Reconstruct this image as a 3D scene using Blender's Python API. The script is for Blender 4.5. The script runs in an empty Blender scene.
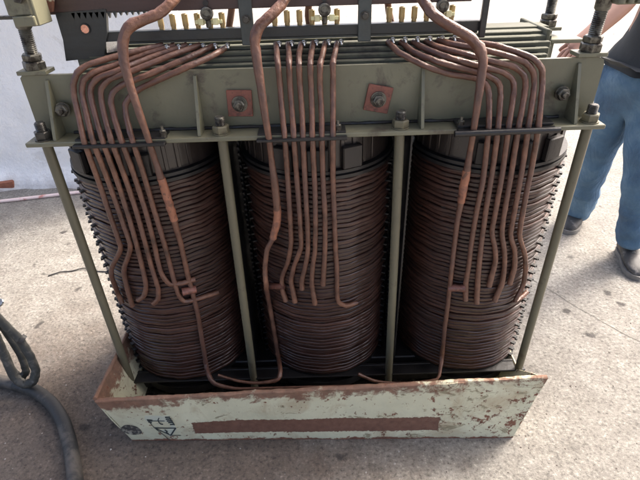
import bpy, math, random
from mathutils import Vector, Matrix, noise
random.seed(7)
S = bpy.context.scene
COL = S.collection
rad = math.radians
# ------------------------------------------------------------------ camera model
H = 1.5; PITCH = rad(33); ROLL = rad(1.86); FPX = 480.0
def ray(px, py):
    x = px - 320; u = 240 - py
    a = (x*math.cos(ROLL) + u*math.sin(ROLL))/FPX
    b = (-x*math.sin(ROLL) + u*math.cos(ROLL))/FPX
    return (a, math.cos(PITCH) + b*math.sin(PITCH), -math.sin(PITCH) + b*math.cos(PITCH))
def P(px, py, Y):                       # point of the vertical plane y=Y
    d = ray(px, py); t = Y/d[1]
    return Vector((d[0]*t, Y, H + d[2]*t))
def PF(px, py, z=0.0):                  # point of the horizontal plane z
    d = ray(px, py); t = (z - H)/d[2]
    return Vector((d[0]*t, d[1]*t, z))

# ------------------------------------------------------------------ materials
class NT:
    def __init__(s, name):
        s.m = bpy.data.materials.new(name); s.m.use_nodes = True
        s.t = s.m.node_tree; s.b = s.t.nodes['Principled BSDF']
        s.tc = s.t.nodes.new('ShaderNodeTexCoord')
    def n(s, kind, **kw):
        nd = s.t.nodes.new(kind)
        for k, v in kw.items():
            if k.startswith('i_'): nd.inputs[k[2:].replace('_', ' ')].default_value = v
            else: setattr(nd, k, v)
        return nd
    def l(s, a, b): s.t.links.new(a, b)
    def noise(s, scale, detail=4, rough=.55, vec=None, dist=0, stretch=None):
        nd = s.n('ShaderNodeTexNoise'); nd.inputs['Scale'].default_value = scale
        nd.inputs['Detail'].default_value = detail; nd.inputs['Roughness'].default_value = rough
        nd.inputs['Distortion'].default_value = dist
        v = vec or s.tc.outputs['Object']
        if stretch:
            mp = s.n('ShaderNodeMapping'); mp.inputs['Scale'].default_value = stretch
            s.l(v, mp.inputs['Vector']); v = mp.outputs['Vector']
        s.l(v, nd.inputs['Vector']); return nd.outputs['Fac']
    def ramp(s, fac, stops):
        r = s.n('ShaderNodeValToRGB'); e = r.color_ramp.elements
        while len(e) < len(stops): e.new(.5)
        for k, (p, c) in enumerate(stops):
            e[k].position = p
            if not isinstance(c, (tuple, list)): c = (c, c, c)
            e[k].color = (*c, 1)
        s.l(fac, r.inputs['Fac']); return r.outputs['Color']
    def math(s, op, a, b=None, clamp=False):
        nd = s.n('ShaderNodeMath', operation=op, use_clamp=clamp)
        for k, v in enumerate((a, b)):
            if v is None: continue
            if isinstance(v, (int, float)): nd.inputs[k].default_value = v
            else: s.l(v, nd.inputs[k])
        return nd.outputs[0]
    def mix(s, fac, a, b):
        nd = s.n('ShaderNodeMix', data_type='RGBA')
        for idx, v in ((0, fac), (6, a), (7, b)):
            if isinstance(v, (int, float)): nd.inputs[idx].default_value = v
            elif isinstance(v, tuple): nd.inputs[idx].default_value = (*v, 1)
            else: s.l(v, nd.inputs[idx])
        return nd.outputs[2]
    def bump(s, h, strength=.3, dist=.01, chain=None):
        b = s.n('ShaderNodeBump'); b.inputs['Strength'].default_value = strength
        b.inputs['Distance'].default_value = dist
        s.l(h, b.inputs['Height'])
        if chain: s.l(chain, b.inputs['Normal'])
        return b.outputs['Normal']
    def done(s, col=None, rough=None, nrm=None, metal=0, spec=None, coat=0):
        if col is not None:
            if isinstance(col, tuple): s.b.inputs['Base Color'].default_value = (*col, 1)
            else: s.l(col, s.b.inputs['Base Color'])
        if rough is not None:
            if isinstance(rough, (int, float)): s.b.inputs['Roughness'].default_value = rough
            else: s.l(rough, s.b.inputs['Roughness'])
        if nrm: s.l(nrm, s.b.inputs['Normal'])
        s.b.inputs['Metallic'].default_value = metal
        if spec is not None: s.b.inputs['Specular IOR Level'].default_value = spec
        if coat:
            s.b.inputs['Coat Weight'].default_value = coat; s.b.inputs['Coat Roughness'].default_value = .15
        return s.m
def mul(c, k): return tuple(x*k for x in c)
def mottled(name, c, var=.35, scale=12, rough=.6, metal=0, bump=.25, bscale=60, dirt=None, dscale=5, dthr=.55, stretch=None, coat=0, rv=.12):
    t = NT(name)
    f = t.noise(scale, 6, .6, stretch=stretch)
    col = t.ramp(f, [(.25, mul(c, 1-var)), (.75, mul(c, 1+var))])
    if dirt:
        g = t.noise(dscale, 8, .68, dist=.3)
        m = t.ramp(g, [(dthr-.05, 0.), (dthr+.07, 1.)])
        col = t.mix(m, col, dirt)
    r = t.ramp(f, [(.2, max(0, rough-rv)), (.8, min(1, rough+rv))])
    n = t.bump(t.noise(bscale, 5, .6), bump, .004)
    return t.done(col, r, n, metal, coat=coat)

M = {}
M['green'] = mottled('green_grey_paint', (.150,.145,.096), .2, 6, .42, dirt=(.075,.062,.045), dscale=9, dthr=.61, bump=.12)
M['green_core'] = mottled('core_paint', (.105,.106,.075), .25, 20, .75, dirt=(.05,.045,.035), dscale=9, dthr=.6, stretch=(.3,1,6))
M['olive'] = mottled('rod_paint', (.125,.113,.072), .22, 10, .45, dirt=(.07,.055,.035), dscale=12, dthr=.62, stretch=(1,1,.3))
M['steel'] = mottled('greasy_steel', (.16,.155,.13), .35, 40, .38, metal=.55, dirt=(.035,.03,.025), dscale=30, dthr=.5)
M['boltdark'] = mottled('oily_bolt', (.06,.057,.05), .3, 40, .3, metal=.4)
M['black'] = mottled('oily_black', (.014,.013,.013), .4, 20, .4)
M['blackbrown'] = mottled('oiled_block', (.016,.013,.012), .4, 15, .4)
M['board'] = mottled('dark_laminate', (.022,.025,.025), .3, 14, .36, stretch=(1,1,5))
M['board2'] = mottled('laminate_posts', (.052,.06,.057), .3, 18, .42)
M['redboard'] = mottled('red_brown_board', (.055,.03,.026), .35, 8, .4, stretch=(.4,1,4))
M['pressboard'] = mottled('oiled_pressboard', (.027,.020,.017), .3, 10, .34, stretch=(6,6,.6), coat=.3)
M['brass'] = mottled('aged_brass', (.36,.27,.13), .2, 12, .34, metal=.7, dirt=(.22,.16,.09), dscale=14, dthr=.58)
M['brassblock'] = mottled('plated_link', (.62,.6,.36), .2, 60, .35, metal=.4)
M['tin'] = mottled('tinned_lug', (.6,.6,.58), .2, 80, .22, metal=.9)
M['redplate'] = mottled('red_fibre', (.21,.072,.05), .3, 25, .55, dirt=(.09,.04,.03), dscale=30, dthr=.55)
M['hose'] = mottled('rubber_hose', (.022,.022,.021), .3, 20, .6, dirt=(.075,.066,.056), dscale=9, dthr=.53)
M['strap'] = mottled('dirty_cable', (.035,.036,.031), .3, 30, .6, dirt=(.085,.08,.068), dscale=30, dthr=.55)
M['wire'] = mottled('thin_wire', (.03,.028,.026), .3, 20, .5)
M['pipe'] = mottled('pink_white_pipe', (.72,.58,.55), .1, 5, .5, dirt=(.5,.18,.14), dscale=14, dthr=.58)
M['skin'] = mottled('skin', (.36,.19,.13), .08, 20, .5, bump=.05)
M['hair'] = mottled('hair', (.02,.015,.012), .3, 60, .5)
M['shirt'] = mottled('shirt', (.034,.037,.038), .3, 7, .85, bump=.6, bscale=12)
M['shoe'] = mottled('shoe_grey', (.05,.048,.046), .4, 25, .65, dirt=(.16,.15,.14), dscale=25, dthr=.58)
M['sole'] = mottled('shoe_sole', (.2,.19,.175), .2, 30, .7)
M['brick'] = mottled('brick_rubble', (.26,.10,.06), .3, 30, .85, bump=.6)
M['slab'] = mottled('shade_slab_grey', (.16,.15,.14), .2, 3, .8)

def denim():
    t = NT('denim'); f = t.noise(5, 5, .6); g = t.noise(250, 2, .5)
    c = t.ramp(f, [(.3, (.025,.065,.125)), (.52, (.06,.14,.24)), (.72, (.16,.27,.37))])
    c = t.mix(t.math('MULTIPLY', g, .35), c, (.16,.22,.28))
    n = t.bump(t.noise(9, 4, .6, dist=.8, stretch=(1,1,.55)), .9, .03)
    return t.done(c, .85, n)
M['denim'] = denim()

def lead_mat():
    t = NT('paper_wrapped_copper')
    f = t.noise(22, 6, .65); g = t.noise(6, 4, .6)
    c = t.ramp(f, [(.27, (.045,.022,.016)), (.45, (.125,.058,.037)), (.62, (.19,.089,.054)), (.8, (.31,.15,.09))])
    c = t.mix(t.ramp(g, [(.46, 0.), (.62, .7)]), c, (.10,.052,.042))
    w = t.n('ShaderNodeTexWave', wave_type='BANDS', bands_direction='DIAGONAL')
    w.inputs['Scale'].default_value = 26; w.inputs['Distortion'].default_value = 2.5; w.inputs['Detail'].default_value = 2
    t.l(t.tc.outputs['Object'], w.inputs['Vector'])
    n = t.bump(w.outputs['Fac'], .10, .002)
    n = t.bump(t.noise(90, 4, .6), .6, .004, n)
    return t.done(c, t.ramp(f, [(.3, .3), (.7, .55)]), n, coat=.12)
M['lead'] = lead_mat()
M['orange'] = mottled('orange_tape', (.34,.14,.08), .3, 25, .45, dirt=(.2,.09,.06), dscale=25, dthr=.52)
M['joint'] = mottled('red_tape_joint', (.25,.10,.07), .3, 30, .42, dirt=(.13,.055,.04), dscale=30, dthr=.5, coat=.2)

def winding_mat():
    t = NT('winding_paper')
    f = t.noise(5, 6, .65, stretch=(1,1,14)); g = t.noise(3.2, 4, .6)
    c = t.ramp(f, [(.28, (.018,.008,.0055)), (.5, (.052,.021,.014)), (.75, (.118,.050,.033))])
    c = t.mix(t.ramp(g, [(.4, 0.), (.7, .6)]), c, (.036,.021,.017))
    h = t.noise(10, 5, .7, stretch=(.6,.6,22))
    n = t.bump(h, .5, .004); n = t.bump(t.noise(70, 3, .6), .25, .003, n)
    return t.done(c, t.ramp(f, [(.3, .30), (.7, .5)]), n, coat=.35)
M['winding'] = winding_mat()

def concrete():
    t = NT('workshop_concrete'); O = t.tc.outputs['Object']
    a = t.noise(1.1, 6, .62); b = t.noise(9, 8, .7); c3 = t.noise(55, 5, .7)
    col = t.ramp(b, [(.28, (.20,.183,.158)), (.5, (.30,.28,.245)), (.72, (.40,.38,.34))])
    # brown oily dirt that collected round the transformer's left and front side
    sep = t.n('ShaderNodeSeparateXYZ'); t.l(O, sep.inputs[0])
    dx = t.math('DIVIDE', t.math('ADD', sep.outputs['X'], .75), 1.25)
    dy = t.math('DIVIDE', t.math('SUBTRACT', sep.outputs['Y'], 1.0), .95)
    rr = t.math('SQRT', t.math('ADD', t.math('MULTIPLY', dx, dx), t.math('MULTIPLY', dy, dy)))
    rr = t.math('ADD', rr, t.math('MULTIPLY', t.math('SUBTRACT', t.noise(2.3, 7, .7), .5), 1.5))
    m = t.ramp(rr, [(.45, .8), (1.1, 0.)])
    dirt = t.ramp(t.noise(14, 6, .7), [(.3, (.085,.058,.042)), (.7, (.19,.142,.108))])
    col = t.mix(m, col, dirt)
    # oil spots
    v = t.n('ShaderNodeTexVoronoi'); v.inputs['Scale'].default_value = 7.5; v.inputs['Randomness'].default_value = 1
    mp = t.n('ShaderNodeVectorMath', operation='ADD')
    nz = t.n('ShaderNodeTexNoise'); nz.inputs['Scale'].default_value = 14; nz.inputs['Detail'].default_value = 4
    t.l(O, nz.inputs['Vector'])
    sc = t.n('ShaderNodeVectorMath', operation='SCALE'); sc.inputs['Scale'].default_value = .09
    t.l(nz.outputs['Color'], sc.inputs[0]); t.l(O, mp.inputs[0]); t.l(sc.outputs[0], mp.inputs[1])
    t.l(mp.outputs[0], v.inputs['Vector'])
    sel = t.math('GREATER_THAN', v.outputs['Color'], .48)
    spot = t.math('MULTIPLY', t.ramp(v.outputs['Distance'], [(.10, 1.), (.19, 0.)]), sel)
    col = t.mix(t.math('MULTIPLY', spot, .9), col, (.055,.048,.042))
    v2 = t.n('ShaderNodeTexVoronoi'); v2.inputs['Scale'].default_value = 34
    t.l(mp.outputs[0], v2.inputs['Vector'])
    sel2 = t.math('GREATER_THAN', v2.outputs['Color'], .7)
    spot2 = t.math('MULTIPLY', t.ramp(v2.outputs['Distance'], [(.12, 1.), (.26, 0.)]), sel2)
    col = t.mix(t.math('MULTIPLY', spot2, .4), col, (.10,.09,.08))
    big = t.ramp(t.noise(.9, 5, .65, dist=.5), [(.5, 0.), (.62, .45)])
    col = t.mix(big, col, (.19,.17,.15))
    h = t.math('ADD', t.math('MULTIPLY', b, 1.1), t.math('MULTIPLY', c3, .55))
    n = t.bump(t.math('ADD', h, t.math('MULTIPLY', t.noise(36, 7, .8, dist=.4), 1.2)), .9, .012); n = t.bump(t.noise(95, 7, .8), 1.0, .006, n)
    sp = t.ramp(t.noise(75, 6, .75), [(.36, .4), (.46, .92), (.57, 1.1), (.66, 1.85)])
    mm = t.n('ShaderNodeVectorMath', operation='MULTIPLY'); t.l(col, mm.inputs[0]); t.l(sp, mm.inputs[1]); col = mm.outputs[0]
    return t.done(col, t.ramp(b, [(.3, .62), (.7, .9)]), n)
M['concrete'] = concrete()

def wall_mat():
    t = NT('peeling_whitewash'); g = t.noise(2.5, 8, .7, dist=.4)
    col = t.mix(t.ramp(g, [(.60, 0.), (.64, 1.)]), (.86,.86,.85), (.74,.73,.71))
    sep = t.n('ShaderNodeSeparateXYZ'); t.l(t.tc.outputs['Object'], sep.inputs[0])
    z = t.math('ADD', sep.outputs['Z'], t.math('MULTIPLY', t.noise(5, 6, .7), .35))
    col = t.mix(t.ramp(z, [(.10, .85), (.26, 0.)]), col, (.36,.31,.27))
    return t.done(col, .85, t.bump(t.noise(12, 7, .7), .7, .02))
M['wall'] = wall_mat()

# ------------------------------------------------------------------ mesh builder
LOC = {}                                  # world location of every object built
class MB:
    def __init__(s): s.v = []; s.f = []; s.mi = []
    def add(s, vs, fs, mi=0):
        o = len(s.v); s.v += [Vector(v) for v in vs]
        s.f += [tuple(o+i for i in f) for f in fs]; s.mi += [mi]*len(fs)
    def box(s, c, d, rot=None, bev=0.0, mi=0):
        c = Vector(c); hx, hy, hz = (k/2 for k in d)
        R = rot.to_3x3() if rot else Matrix.Identity(3)
        if bev <= 0 or bev >= min(hx, hy, hz):
            vs = [c + R @ Vector((sx*hx, sy*hy, sz*hz)) for sx in (-1,1) for sy in (-1,1) for sz in (-1,1)]
            s.add(vs, [(0,1,3,2),(4,6,7,5),(0,4,5,1),(2,3,7,6),(0,2,6,4),(1,5,7,3)], mi); return
        idx = {}; vs = []
        for sx in (-1,1):
            for sy in (-1,1):
                for sz in (-1,1):
                    for ax in range(3):
                        p = [sx*(hx-bev), sy*(hy-bev), sz*(hz-bev)]
                        p[ax] = (sx*hx, sy*hy, sz*hz)[ax]
                        idx[(sx,sy,sz,ax)] = len(vs); vs.append(c + R @ Vector(p))
        fs = []
        for ax in range(3):
            a, b = [k for k in range(3) if k != ax]
            for sg in (-1,1):
                q = []
                for (u, w) in ((-1,-1),(1,-1),(1,1),(-1,1)):
                    t = [0,0,0]; t[ax] = sg; t[a] = u; t[b] = w
                    q.append(idx[(*t, ax)])
                fs.append(tuple(q))
        for ax in range(3):
            a, b = [k for k in range(3) if k != ax]
            for u in (-1,1):
                for w in (-1,1):
                    t0 = [0,0,0]; t0[a] = u; t0[b] = w; t1 = t0[:]
                    t0[ax] = -1; t1[ax] = 1
                    fs.append((idx[(*t0,a)], idx[(*t1,a)], idx[(*t1,b)], idx[(*t0,b)]))
        for sx in (-1,1):
            for sy in (-1,1):
                for sz in (-1,1): fs.append(tuple(idx[(sx,sy,sz,k)] for k in range(3)))
        s.add(vs, fs, mi)
    def prism(s, poly, d, mi=0):          # poly of 3D points, extruded by the vector d
        n = len(poly); d = Vector(d); p = [Vector(q) for q in poly]
        s.add(p + [q + d for q in p], [tuple(range(n))[::-1], tuple(range(n, 2*n))] +
              [(i, (i+1) % n, n+(i+1) % n, n+i) for i in range(n)], mi)
    def cyl(s, a, b, r, n=20, r2=None, mi=0, bev=0.0):
        a = Vector(a); b = Vector(b); ax = (b-a).normalized(); L = (b-a).length
        r2 = r if r2 is None else r2
        prof = [(0, r), (L, r2)] if bev <= 0 else [(0, r-bev), (bev, r), (L-bev, r2), (L, r2-bev)]
        s.lathe(a, ax, prof, n, mi)
    def lathe(s, o, ax, prof, n=24, mi=0, caps=True, phase=0.0):
        ax = Vector(ax).normalized(); u = ax.orthogonal().normalized(); w = ax.cross(u)
        vs = []
        for (h, r) in prof:
            for k in range(n):
                t = 2*math.pi*k/n + phase
                vs.append(Vector(o) + ax*h + (u*math.cos(t) + w*math.sin(t))*r)
        fs = []
        for j in range(len(prof)-1):
            for k in range(n):
                k2 = (k+1) % n
                fs.append((j*n+k, j*n+k2, (j+1)*n+k2, (j+1)*n+k))
        if caps:
            fs.append(tuple(range(n))[::-1]); fs.append(tuple((len(prof)-1)*n+k for k in range(n)))
        s.add(vs, fs, mi)
    def tube(s, pts, rs, n=12, sub=7, jitter=0.0, mi=0, flat=1.0, seed=0.0):
        pts = [Vector(p) for p in pts]
        if not isinstance(rs, (list, tuple)): rs = [rs]*len(pts)
        P_, R_ = [], []
        for i in range(len(pts)-1):
            p0 = pts[max(i-1, 0)]; p1 = pts[i]; p2 = pts[i+1]; p3 = pts[min(i+2, len(pts)-1)]
            k = max(2, min(16, int((p2-p1).length/.011))) if sub == 7 else sub
            for j in range(k):
                t = j/k
                q = .5*((2*p1) + (p2-p0)*t + (2*p0-5*p1+4*p2-p3)*t*t + (3*p1-p0-3*p2+p3)*t**3)
                q = q.lerp(p1.lerp(p2, t), .35)
                P_.append(q); R_.append(rs[i]*(1-t) + rs[i+1]*t)
        P_.append(pts[-1]); R_.append(rs[-1])
        T = [(P_[min(i+1, len(P_)-1)] - P_[max(i-1, 0)]).normalized() for i in range(len(P_))]
        crink = []
        for i in range(len(P_)):
            A1 = T[max(i-2,0)]; B1 = T[min(i+2,len(T)-1)]; crink.append(min(.30, A1.angle(B1, 0)*.55) if jitter else 0)
        u = T[0].orthogonal().normalized(); vs = []
        if abs(T[0].y) < .95: u = (Vector((0,1,0)) - T[0]*T[0].y).normalized()
        for i, (p, r) in enumerate(zip(P_, R_)):
            u = (u - T[i]*u.dot(T[i])).normalized(); w = T[i].cross(u)
            for k in range(n):
                a = 2*math.pi*k/n
                rr = r*(1 + crink[i]*noise.noise(Vector((p.x*260+k*.9, p.y*260, p.z*260+seed))))
                if jitter:
                    rr *= 1 + jitter*noise.noise(Vector((p.x*70+seed, p.y*70+k*.35, p.z*70)))
                vs.append(p + u*math.cos(a)*rr*flat + w*math.sin(a)*rr)
        m = len(P_); fs = []
        for j in range(m-1):
            for k in range(n):
                k2 = (k+1) % n; fs.append((j*n+k, j*n+k2, (j+1)*n+k2, (j+1)*n+k))
        fs.append(tuple(range(n))[::-1]); fs.append(tuple((m-1)*n+k for k in range(n)))
        s.add(vs, fs, mi)
    def hexnut(s, c, ax, r, h, mi=0, phase=0.0):
        c = Vector(c); s.lathe(c, ax, [(0, r*.94), (h*.12, r), (h*.86, r), (h, r*.88)], 6, mi, phase=phase)
    def build(s, name, mat, parent=None, smooth=True, origin=None):
        me = bpy.data.meshes.new(name)
        if origin is None:
            mn = [min(v[k] for v in s.v) for k in range(3)]; mx = [max(v[k] for v in s.v) for k in range(3)]
            origin = Vector([(a+b)/2 for a, b in zip(mn, mx)])
        origin = Vector(origin)
        me.from_pydata([v - origin for v in s.v], [], s.f); me.update()
        for m in (mat if isinstance(mat, (list, tuple)) else [mat]): me.materials.append(m)
        me.polygons.foreach_set('material_index', s.mi)
        me.polygons.foreach_set('use_smooth', [smooth]*len(s.f))
        if smooth: me.set_sharp_from_angle(angle=rad(38))
        import bmesh as _b
        bm = _b.new(); bm.from_mesh(me); _b.ops.recalc_face_normals(bm, faces=bm.faces); bm.to_mesh(me); bm.free()
        o = bpy.data.objects.new(name, me); COL.objects.link(o)
        place(o, origin, parent); return o
def place(o, origin, parent=None):
    LOC[o.name] = Vector(origin)
    if parent: o.parent = parent; o.location = Vector(origin) - LOC[parent.name]
    else: o.location = origin
def tag(o, label=None, cat=None, group=None, kind=None):
    for k, v in (('label', label), ('category', cat), ('group', group), ('kind', kind)):
        if v: o[k] = v
    return o
def empty(name, loc):
    o = bpy.data.objects.new(name, None); o.empty_display_size = .1; COL.objects.link(o); place(o, loc); return o
def sub_copy(o, delta, parent):           # a copy of a part with copies of its sub-parts
    c = o.copy(); COL.objects.link(c); c.parent = parent; c.location = o.location + Vector(delta)
    LOC[c.name] = LOC[o.name] + Vector(delta)
    for ch in list(o.children):
        d = ch.copy(); COL.objects.link(d); d.parent = c; LOC[d.name] = LOC[ch.name] + Vector(delta)
    return c

# ------------------------------------------------------------------ setting
fl = MB(); N = 1
fl.add([(-60,-40,0),(60,-40,0),(60,80,0),(-60,80,0)], [(0,1,2,3)])
tag(fl.build('floor', M['concrete'], origin=(0,0,0)), kind='structure')

# joint line in the floor at the right
g = MB(); A = [PF(500,262), PF(565,299), PF(602,322), PF(660,352), PF(760,400)]
pts = []
for i in range(len(A)-1):
    for j in range(14):
        q = A[i].lerp(A[i+1], j/14); q += Vector((noise.noise(q*9)*.012, noise.noise(q*9+Vector((5,0,0)))*.012, 0)); pts.append(q)
for i in range(len(pts)-1):
    a, b = pts[i], pts[i+1]; n = Vector((-(b-a).y, (b-a).x, 0)).normalized()
    w0 = .0016 + .0012*noise.noise(a*40); w1 = .0016 + .0012*noise.noise(b*40)
    g.add([a-n*w0, a+n*w0, b+n*w1, b-n*w1], [(0,1,2,3)])
for v in g.v: v.z = .0015
tag(g.build('floor_crack', mottled('crack_dirt', (.13,.12,.105), .3, 20, .9), origin=(1.2,1.6,0)), kind='structure')

# loose grit on the concrete
g = MB()
for i in range(2600):
    if i < 1300: x = random.uniform(-1.9, 1.9); y = random.uniform(.55, 1.6)
    else: x = random.uniform(-2.6, 2.8); y = random.uniform(.6, 3.0)
    r = random.choice((.0012,.0016,.002,.0026,.0035)) * random.uniform(.7, 1.2)
    vs = [Vector((x+math.cos(a)*r*random.uniform(.6,1.3), y+math.sin(a)*r*random.uniform(.6,1.3), 0)) for a in (0,1.3,2.5,3.8,5)]
    vs.append(Vector((x, y, r*random.uniform(.5,1))))
    g.add(vs, [(0,1,5),(1,2,5),(2,3,5),(3,4,5),(4,0,5)], 0 if random.random() < .5 else 1)
M['grit1'] = mottled('grit_pale', (.36,.34,.31), .3, 30, .9); M['grit2'] = mottled('grit_dark', (.12,.10,.085), .3, 30, .9)
tag(g.build('grit', [M['grit1'], M['grit2']], smooth=False, origin=(0,1.5,0)),
    'fine pale and dark grit scattered over the concrete floor', 'grit', kind='stuff')

# whitewashed wall at the left with a broken foot
w = MB(); nx, nz = 60, 36; x0, x1 = -5.5, -.85; yw = 3.14
def wallpt(i, j):
    x = x0 + (x1-x0)*i/nx; z = 3.1*(j/nz)**1.8
    bul = .03*noise.noise(Vector((x*2, 0, z*3))) + .02*noise.noise(Vector((x*9, 3, z*9)))
    return Vector((x, yw + bul - (.05*max(0, .16-z)/.16)*(1+noise.noise(Vector((x*5,0,0)))), z))
vs = [wallpt(i, j) for i in range(nx+1) for j in range(nz+1)]
w.add(vs, [(i*(nz+1)+j, (i+1)*(nz+1)+j, (i+1)*(nz+1)+j+1, i*(nz+1)+j+1) for i in range(nx) for j in range(nz)])
w.box(((x0+x1)/2, yw+.15, 1.55), (x1-x0-.01, .16, 3.09))
tag(w.build('wall', M['wall'], origin=(-3.2,3.2,0)), 'whitewashed masonry wall with peeling plaster behind the pink white pipe', 'wall')
# brick lying at the wall's foot
b = MB(); c = PF(6, 188)
b.box(c + Vector((0,.0,.035)), (.16,.1,.07), Matrix.Rotation(.3,3,'Z').to_4x4(), .01)
for v in b.v: v += Vector((noise.noise(v*30), noise.noise(v*30+Vector((4,0,0))), 0))*.008
tag(b.build('brick', M['brick']), 'broken red brick lying against the foot of the whitewashed wall', 'brick')

p = MB()
p.tube([PF(-120,214)+Vector((0,0,.012)), PF(0,203)+Vector((0,0,.012)), PF(78,194)+Vector((0,0,.012)), PF(160,186)+Vector((0,0,.012))], .012, 12, 8)
tag(p.build('pipe', M['pipe']), 'thin pinkish white pipe lying on the floor before the whitewashed wall', 'pipe')
p = MB()
p.tube([PF(48,276,.004), PF(60,272,.006), PF(72,271,.004), PF(84,268,.008), PF(95,271,.004), PF(118,272,.004)], .0030, 8, 6, jitter=.2)
tag(p.build('wire', M['wire']), 'short piece of thin dark wire on the bare floor left of the tray', 'wire')

# unseen slab out of frame, added and sized to shade the bay from the sky
r = MB(); r.box((-.6,-.55,3.05), (5.0,2.5,.12))
tag(r.build('shade_slab', M['slab']), kind='structure')
# ------------------------------------------------------------------ tray
TB = empty('tray', (0,1.35,0))
tag(TB, 'cream painted steel drip tray with rusty edges under the transformer', 'tray')
sa = P(190,419.5,1.03); sb = P(438,429,1.03)
sx0, sx1, sz1, sz0 = sa.x, sb.x, P(320,419,1.03).z, P(320,431.5,1.03).z
def tray_mat():
    t = NT('rusty_cream_paint'); O = t.tc.outputs['Object']
    sep = t.n('ShaderNodeSeparateXYZ'); t.l(O, sep.inputs[0])
    X, Z = sep.outputs['X'], sep.outputs['Z']
    base = t.ramp(t.noise(6, 6, .6), [(.3, (.50,.48,.335)), (.7, (.62,.61,.44))])
    n1 = t.noise(16, 9, .72, dist=.4); n2 = t.noise(42, 8, .7); n3 = t.noise(2.4, 5, .6)
    rust = t.ramp(t.noise(26, 7, .7), [(.3, (.085,.034,.022)), (.55, (.18,.075,.045)), (.75, (.27,.135,.085))])
    top = t.math('ADD', .2575, t.math('MULTIPLY', X, .03))
    d = t.math('SUBTRACT', top, Z)                         # distance below the rim
    tr = t.math('ADD', t.math('MULTIPLY', d, -12.), t.math('MULTIPLY', n3, 2.2))
    tr = t.math('ADD', tr, t.math('MULTIPLY', n1, 2.8))
    m1 = t.ramp(t.math('SUBTRACT', t.math('SUBTRACT', tr, t.math('MULTIPLY', X, .35)), 1.62), [(.40, 0.), (.52, .5), (.68, .9)])
    br = t.math('ADD', t.math('MULTIPLY', Z, -26.), t.math('MULTIPLY', n1, 1.3))
    m2 = t.ramp(br, [(.38, 0.), (.5, 1.)])
    chips = t.ramp(t.math('ADD', t.math('MULTIPLY', n2, .75), t.math('MULTIPLY', n3, .25)), [(.56, 0.), (.595, 1.)])
    # rusted band where an old strip of paint is gone
    jx = t.math('ADD', X, t.math('MULTIPLY', t.math('SUBTRACT', n2, .5), .05))
    jz = t.math('ADD', Z, t.math('MULTIPLY', t.math('SUBTRACT', t.noise(70, 6, .7), .5), .02))
    bx = t.math('MULTIPLY', t.math('GREATER_THAN', jx, sx0), t.math('LESS_THAN', jx, sx1))
    bz = t.math('MULTIPLY', t.math('GREATER_THAN', jz, sz0), t.math('LESS_THAN', jz, sz1))
    band = t.math('MULTIPLY', bx, bz)
    bandc = t.ramp(t.noise(40, 6, .6), [(.3, (.12,.058,.04)), (.7, (.19,.098,.068))])
    stain = t.ramp(t.noise(8, 7, .65, dist=.6), [(.5, 0.), (.68, .65)])
    c = t.mix(stain, base, (.34,.25,.15))
    sc_ = t.ramp(t.math('ADD', t.noise(11, 7, .7, stretch=(1,1,2.2), dist=.8), t.math('MULTIPLY', X, .06)), [(.60, 0.), (.64, .8)])
    c = t.mix(sc_, c, (.20,.17,.10))
    c = t.mix(band, c, bandc)
    m = t.math('MAXIMUM', m1, m2); m = t.math('MAXIMUM', m, chips)
    nb = t.math('SUBTRACT', 1., t.math('MULTIPLY', band, .8))
    c = t.mix(t.math('MULTIPLY', m, nb), c, rust)
    n = t.bump(t.math('SUBTRACT', n2, t.math('MULTIPLY', m, .5)), .45, .004)
    return t.done(c, t.mix(m, (.45,.45,.45), (.85,.85,.85)), n)
M['tray'] = tray_mat()
TOPL, TOPR = Vector((-.745,1.03,.235)), Vector((.711,1.03,.279))
BOTL, BOTR = Vector((-.684,1.048,.001)), Vector((.645,1.010,.001))
def sheet(A, B, C_, D_, nu, nv, th, dent=.004, rag=.0, seed=0):
    """A-B bottom edge, D-C top edge; a sheet with thickness"""
    m = MB(); nrm = (B-A).cross(D_-A).normalized(); V = []
    for side in (0, 1):
        for i in range(nu+1):
            for j in range(nv+1):
                u, v = i/nu, j/nv
                p = A.lerp(B, u).lerp(D_.lerp(C_, u), v)
                e = 4*v*(1-v) + v*.6
                p = p + nrm*(dent*e*noise.noise(p*4+Vector((seed,0,0))) + dent*.4*noise.noise(p*13) - side*th)
                if v == 1: p.z += rag*noise.noise(Vector((p.x*22+seed, p.y*22, 0))) + rag*.6*noise.noise(Vector((p.x*70, p.y*70, 2)))
                V.append(p)
    k = (nu+1)*(nv+1); F = []
    for i in range(nu):
        for j in range(nv):
            a = i*(nv+1)+j; q = (a, a+nv+1, a+nv+2, a+1); F.append(q); F.append(tuple(k+t for t in q[::-1]))
        a = i*(nv+1); F.append((a, k+a, k+a+nv+1, a+nv+1)); a += nv; F.append((a, a+nv+1, k+a+nv+1, k+a))
    for j in range(nv):
        F.append((j, j+1, k+j+1, k+j)); a = nu*(nv+1)+j; F.append((a, k+a, k+a+1, a+1))
    m.add(V, F); return m
o0 = (0,1.03,0)
sheet(BOTL, BOTR, TOPR, TOPL, 90, 14, .005, .006, .0035).build('front_panel', M['tray'], TB, origin=o0)
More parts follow.
